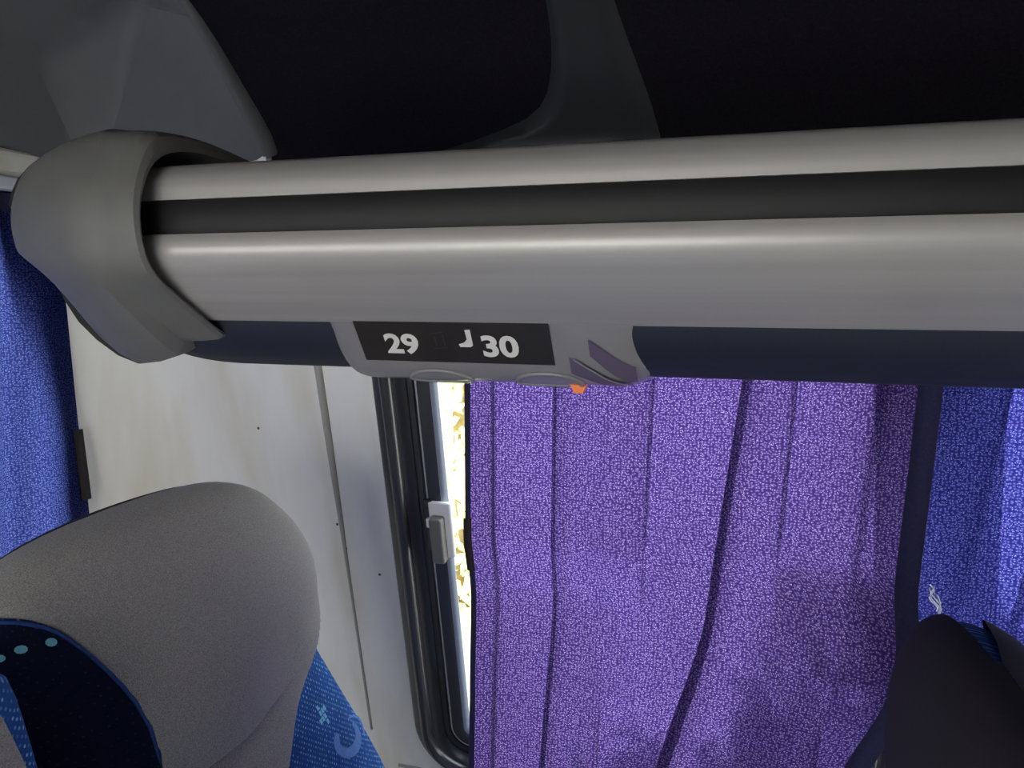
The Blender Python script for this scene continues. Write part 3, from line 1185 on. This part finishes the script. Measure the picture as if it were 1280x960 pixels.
# horseshoe emblem and pixel flower printed on the blue shoulder
def arc_band(cy, cz, ra, rb, a0, a1, w0, w1, tilt, k=16):
    V, F = [], []
    for i in range(k + 1):
        t = i / k
        a = R(a0 + (a1 - a0) * t)
        w = w0 + (w1 - w0) * math.sin(math.pi * t)
        for s in (-0.5, 0.5):
            u, v = (ra + s * w) * math.cos(a), (rb + s * w) * math.sin(a)
            ct, st = math.cos(R(tilt)), math.sin(R(tilt))
            V.append((cy + u * ct - v * st, cz + u * st + v * ct))
    for i in range(k):
        F.append((2 * i, 2 * i + 1, 2 * i + 3, 2 * i + 2))
    return V, F


def print_layout(p, q):
    return (0.128 + 0.001774 * p - 0.000426 * q, 0.917 - 0.000931 * p - 0.000881 * q)


for args in ((23, 30, 19, 15, -10, 255, 5, 12, -48), (33, 26, 22, 17, -60, 70, 2, 4, -48)):
    P2, F = arc_band(*args)
    link('emblem', patch_on(S1, 'emblem', None, None, [print_layout(p, q) for p, q in P2], 0.0025), F, M['emblem'], bk1)
parts = []
for i, j in ((0, 0), (1, 0), (0, 1), (1, 1), (-1, 0), (2, 1), (0, 2), (1, -1)):
    cy, cz, h = 0.119 + 0.0065 * i, 0.914 + 0.0065 * j, 0.0026
    parts.append((patch_on(S1, '', None, None, [(cy - h, cz - h), (cy + h, cz - h), (cy + h, cz + h), (cy - h, cz + h)], 0.0025), [(0, 1, 2, 3)]))
link('flower_mark', *join(parts), M['cyan'], bk1)


# ------------------------------------------------------------------ curtains
def build_curtain(name, label, m, fn, nu, nv, z0, z1, group='window curtains'):
    rt = thing(name, label, 'curtain', fn(0.5, z0), group)
    rows = [[Vector(fn(i / nu, z0 + (z1 - z0) * j / nv)) for i in range(nu + 1)] for j in range(nv + 1)]
    vs, uv = [], []
    for j, r_ in enumerate(rows):           # cloth coordinates in metres along each row
        q = 0.0
        for i, p in enumerate(r_):
            if i:
                q += (p - r_[i - 1]).length
            vs.append(p)
            uv.append((q, z0 + (z1 - z0) * j / nv))
    w = nu + 1
    fs = [(j * w + i, j * w + i + 1, (j + 1) * w + i + 1, (j + 1) * w + i) for j in range(nv) for i in range(nu)]
    link('cloth', vs, fs, m, rt, smooth=True, uvs=uv)
    return rt


def strip(name, path_l, path_r, m, parent, th=0.003):
    n = len(path_l)
    vs = list(path_l) + list(path_r)
    fs = [(i, i + 1, n + i + 1, n + i) for i in range(n - 1)]
    o = link(name, vs, fs, m, parent, smooth=True)
    solid(o, th, 0)
    return o


G = lambda x, c, s: math.exp(-((x - c) / s) ** 2)
YC = 1.095


def xr1(z):
    return interp([(0.45, 0.06), (0.70, 0.112), (0.824, 0.152), (0.902, 0.180), (0.97, 0.197), (1.04, 0.200), (1.2, 0.208), (1.33, 0.214), (1.42, 0.216)], z)


def s_fold(x, c, w, k):
    """sideways part of an overlapping pleat: the cloth runs back on itself about c."""
    t = (x - c) / w
    return -w * 2 * k * t * math.exp(-t * t), 0.5 + 0.5 * math.tanh(1.6 * t)


def main_fn(u, z):
    x = -0.398 + (xr1(z) + 0.398) * u
    x0 = -0.398 + 0.614 * u           # coordinate before the cloth is pulled aside
    y = YC
    d = z - 1.0
    lo_ = smoothstep(1.05, 0.6, z)
    hi_ = 1 - smoothstep(1.12, 0.95, z)
    dx = 0.0
    for c, dr, w, k, sg in ((-0.366, 0.0, 0.016, 0.40 + 0.2 * hi_, 1), (-0.268, -0.008, 0.012, 0.85, -1), (-0.128, 0.01, 0.022, 0.72 * hi_ + 0.15, 1), (-0.026, 0.085, 0.024, 0.86, -1),
                            (0.060, 0.02, 0.024, 0.86 * hi_, 1), (0.165, 0.03, 0.020, 0.15 * hi_ + 0.15, -1),
                            (-0.19, -0.10, 0.020, 0.75 * lo_, 1), (0.125, -0.24, 0.024, 1.35 * lo_, 1), (0.195, -0.36, 0.024, 1.2 * lo_, -1)):
        a, b = s_fold(x0, c + dr * d, w, k)
        dx += a
        y += sg * 0.030 * (b - 0.5) * min(1, k * 1.5)
    y += 0.007 * math.sin(x0 * 21 + 0.7) + 0.003 * math.sin(x0 * 47 + 3 * d)
    y -= 0.05 * smoothstep(1.06, 0.92, z) * smoothstep(-0.02, 0.20, x0)
    edge = smoothstep(0.0, 0.04, u) * smoothstep(1.0, 0.96, u)
    return (x + dx * edge, y, z)


cur = build_curtain('window_curtain', 'purple woven curtain hanging in the middle window, pulled aside at its lower right', M['purple'], main_fn, 340, 80, 0.46, 1.42)
zz = [0.46 + 0.96 * i / 40 for i in range(41)]
strip('hem', [main_fn(1.0, z) for z in zz], [Vector(main_fn(1.0, z)) + Vector((0.026, -0.012, 0)) for z in zz], M['hem'], cur)
strip('hem', [Vector(main_fn(0.0, z)) + Vector((-0.009, 0.002, 0)) for z in zz], [main_fn(0.0, z) for z in zz], M['hem'], cur)
zv = [1.012 + 0.088 * i / 6 for i in range(7)]
strip('fastener_patch', [Vector(main_fn(0.0, z)) + Vector((-0.010, -0.004, 0)) for z in zv], [Vector(main_fn(0.004, z)) + Vector((0.0, -0.004, 0)) for z in zv], M['velcro'], cur)


def right_fn(u, z):
    x = 0.232 + 1.2 * u
    d = z - 1.0
    y = 1.106
    dx = 0.0
    for c, dr, w, k, sg in ((0.285, 0.13, 0.018, 0.6, 1), (0.345, 0.16, 0.022, 0.85, -1), (0.46, 0.05, 0.022, 0.8, 1), (0.60, 0.0, 0.022, 0.9, -1)):
        a, b = s_fold(x, c + dr * d, w, k)
        dx += a
        y += sg * 0.016 * (b - 0.5)
    y += 0.006 * math.sin(x * 24 + 3 * d)
    return (x + dx * smoothstep(0.232, 0.262, x), y, z)


cur2 = build_curtain('window_curtain', 'deep blue woven curtain at the right above the seat with shade-darkened covers', M['blue'], right_fn, 200, 50, 0.46, 1.42)
parts = []
for k in range(4):
    pts = [(0.240 + 0.004 * math.sin(k * 2 + t * 9) + 0.020 * t * (0.4 + 0.25 * k), 1.080 - 0.006 * k, 1.068 - 0.035 * t - 0.010 * k * t) for t in [i / 8 for i in range(9)]]
    parts.append(tube_vf(pts, 0.0009, 5))
o = link('loose_thread', *join(parts), M['thread'], cur2)
o['label'] = 'loose white threads at the curtain edge'


def rear_fn(u, z):
    y = 0.10 + (interp([(0.8, 1.068), (1.08, 1.061), (1.21, 1.052), (1.34, 1.046), (1.6, 1.035)], z) - 0.10) * u
    d = z - 1.2
    x = -1.112
    x -= 0.014 * G(y, 0.925 + 0.06 * d, 0.018) + 0.02 * G(y, 0.80, 0.03) + 0.02 * G(y, 0.6, 0.03) + 0.02 * G(y, 0.4, 0.03)
    x += 0.008 * math.sin(y * 40)
    return (x, y, z)


cur3 = build_curtain('window_curtain', 'blue curtain at the rear window left of the white wall', M['rearblue'], rear_fn, 160, 50, 0.80, 1.598)
zt = [1.565 + 0.033 * i / 4 for i in range(5)]
n_ = 60
vs, fs = grid_vf(lambda u, v: Vector(rear_fn(u, 1.572 + 0.028 * v)) + Vector((0.004, 0, 0)), 80, 3)
link('heading_tape', vs, fs, M['hem'], cur3, smooth=True)
zv = [1.078 + 0.128 * i / 6 for i in range(7)]
strip('fastener_patch', [Vector(rear_fn(1.0, z)) + Vector((0.004, -0.016, 0)) for z in zv], [Vector(rear_fn(1.0, z)) + Vector((0.004, 0.003, 0)) for z in zv], M['velcro'], cur3)
rl = box('curtain_rail', -1.10, -1.07, -0.2, 1.02, 1.600, 1.620, M['railpale'], None, 0.004)
tag(rl, 'pale grey curtain rail above the rear curtain', 'curtain rail')
rl2 = box('curtain_rail', -0.42, 1.45, 1.082, 1.108, 1.426, 1.440, M['railpale'], None, 0.004)
tag(rl2, 'curtain rail over the side window, hidden by the luggage rack', 'curtain rail')
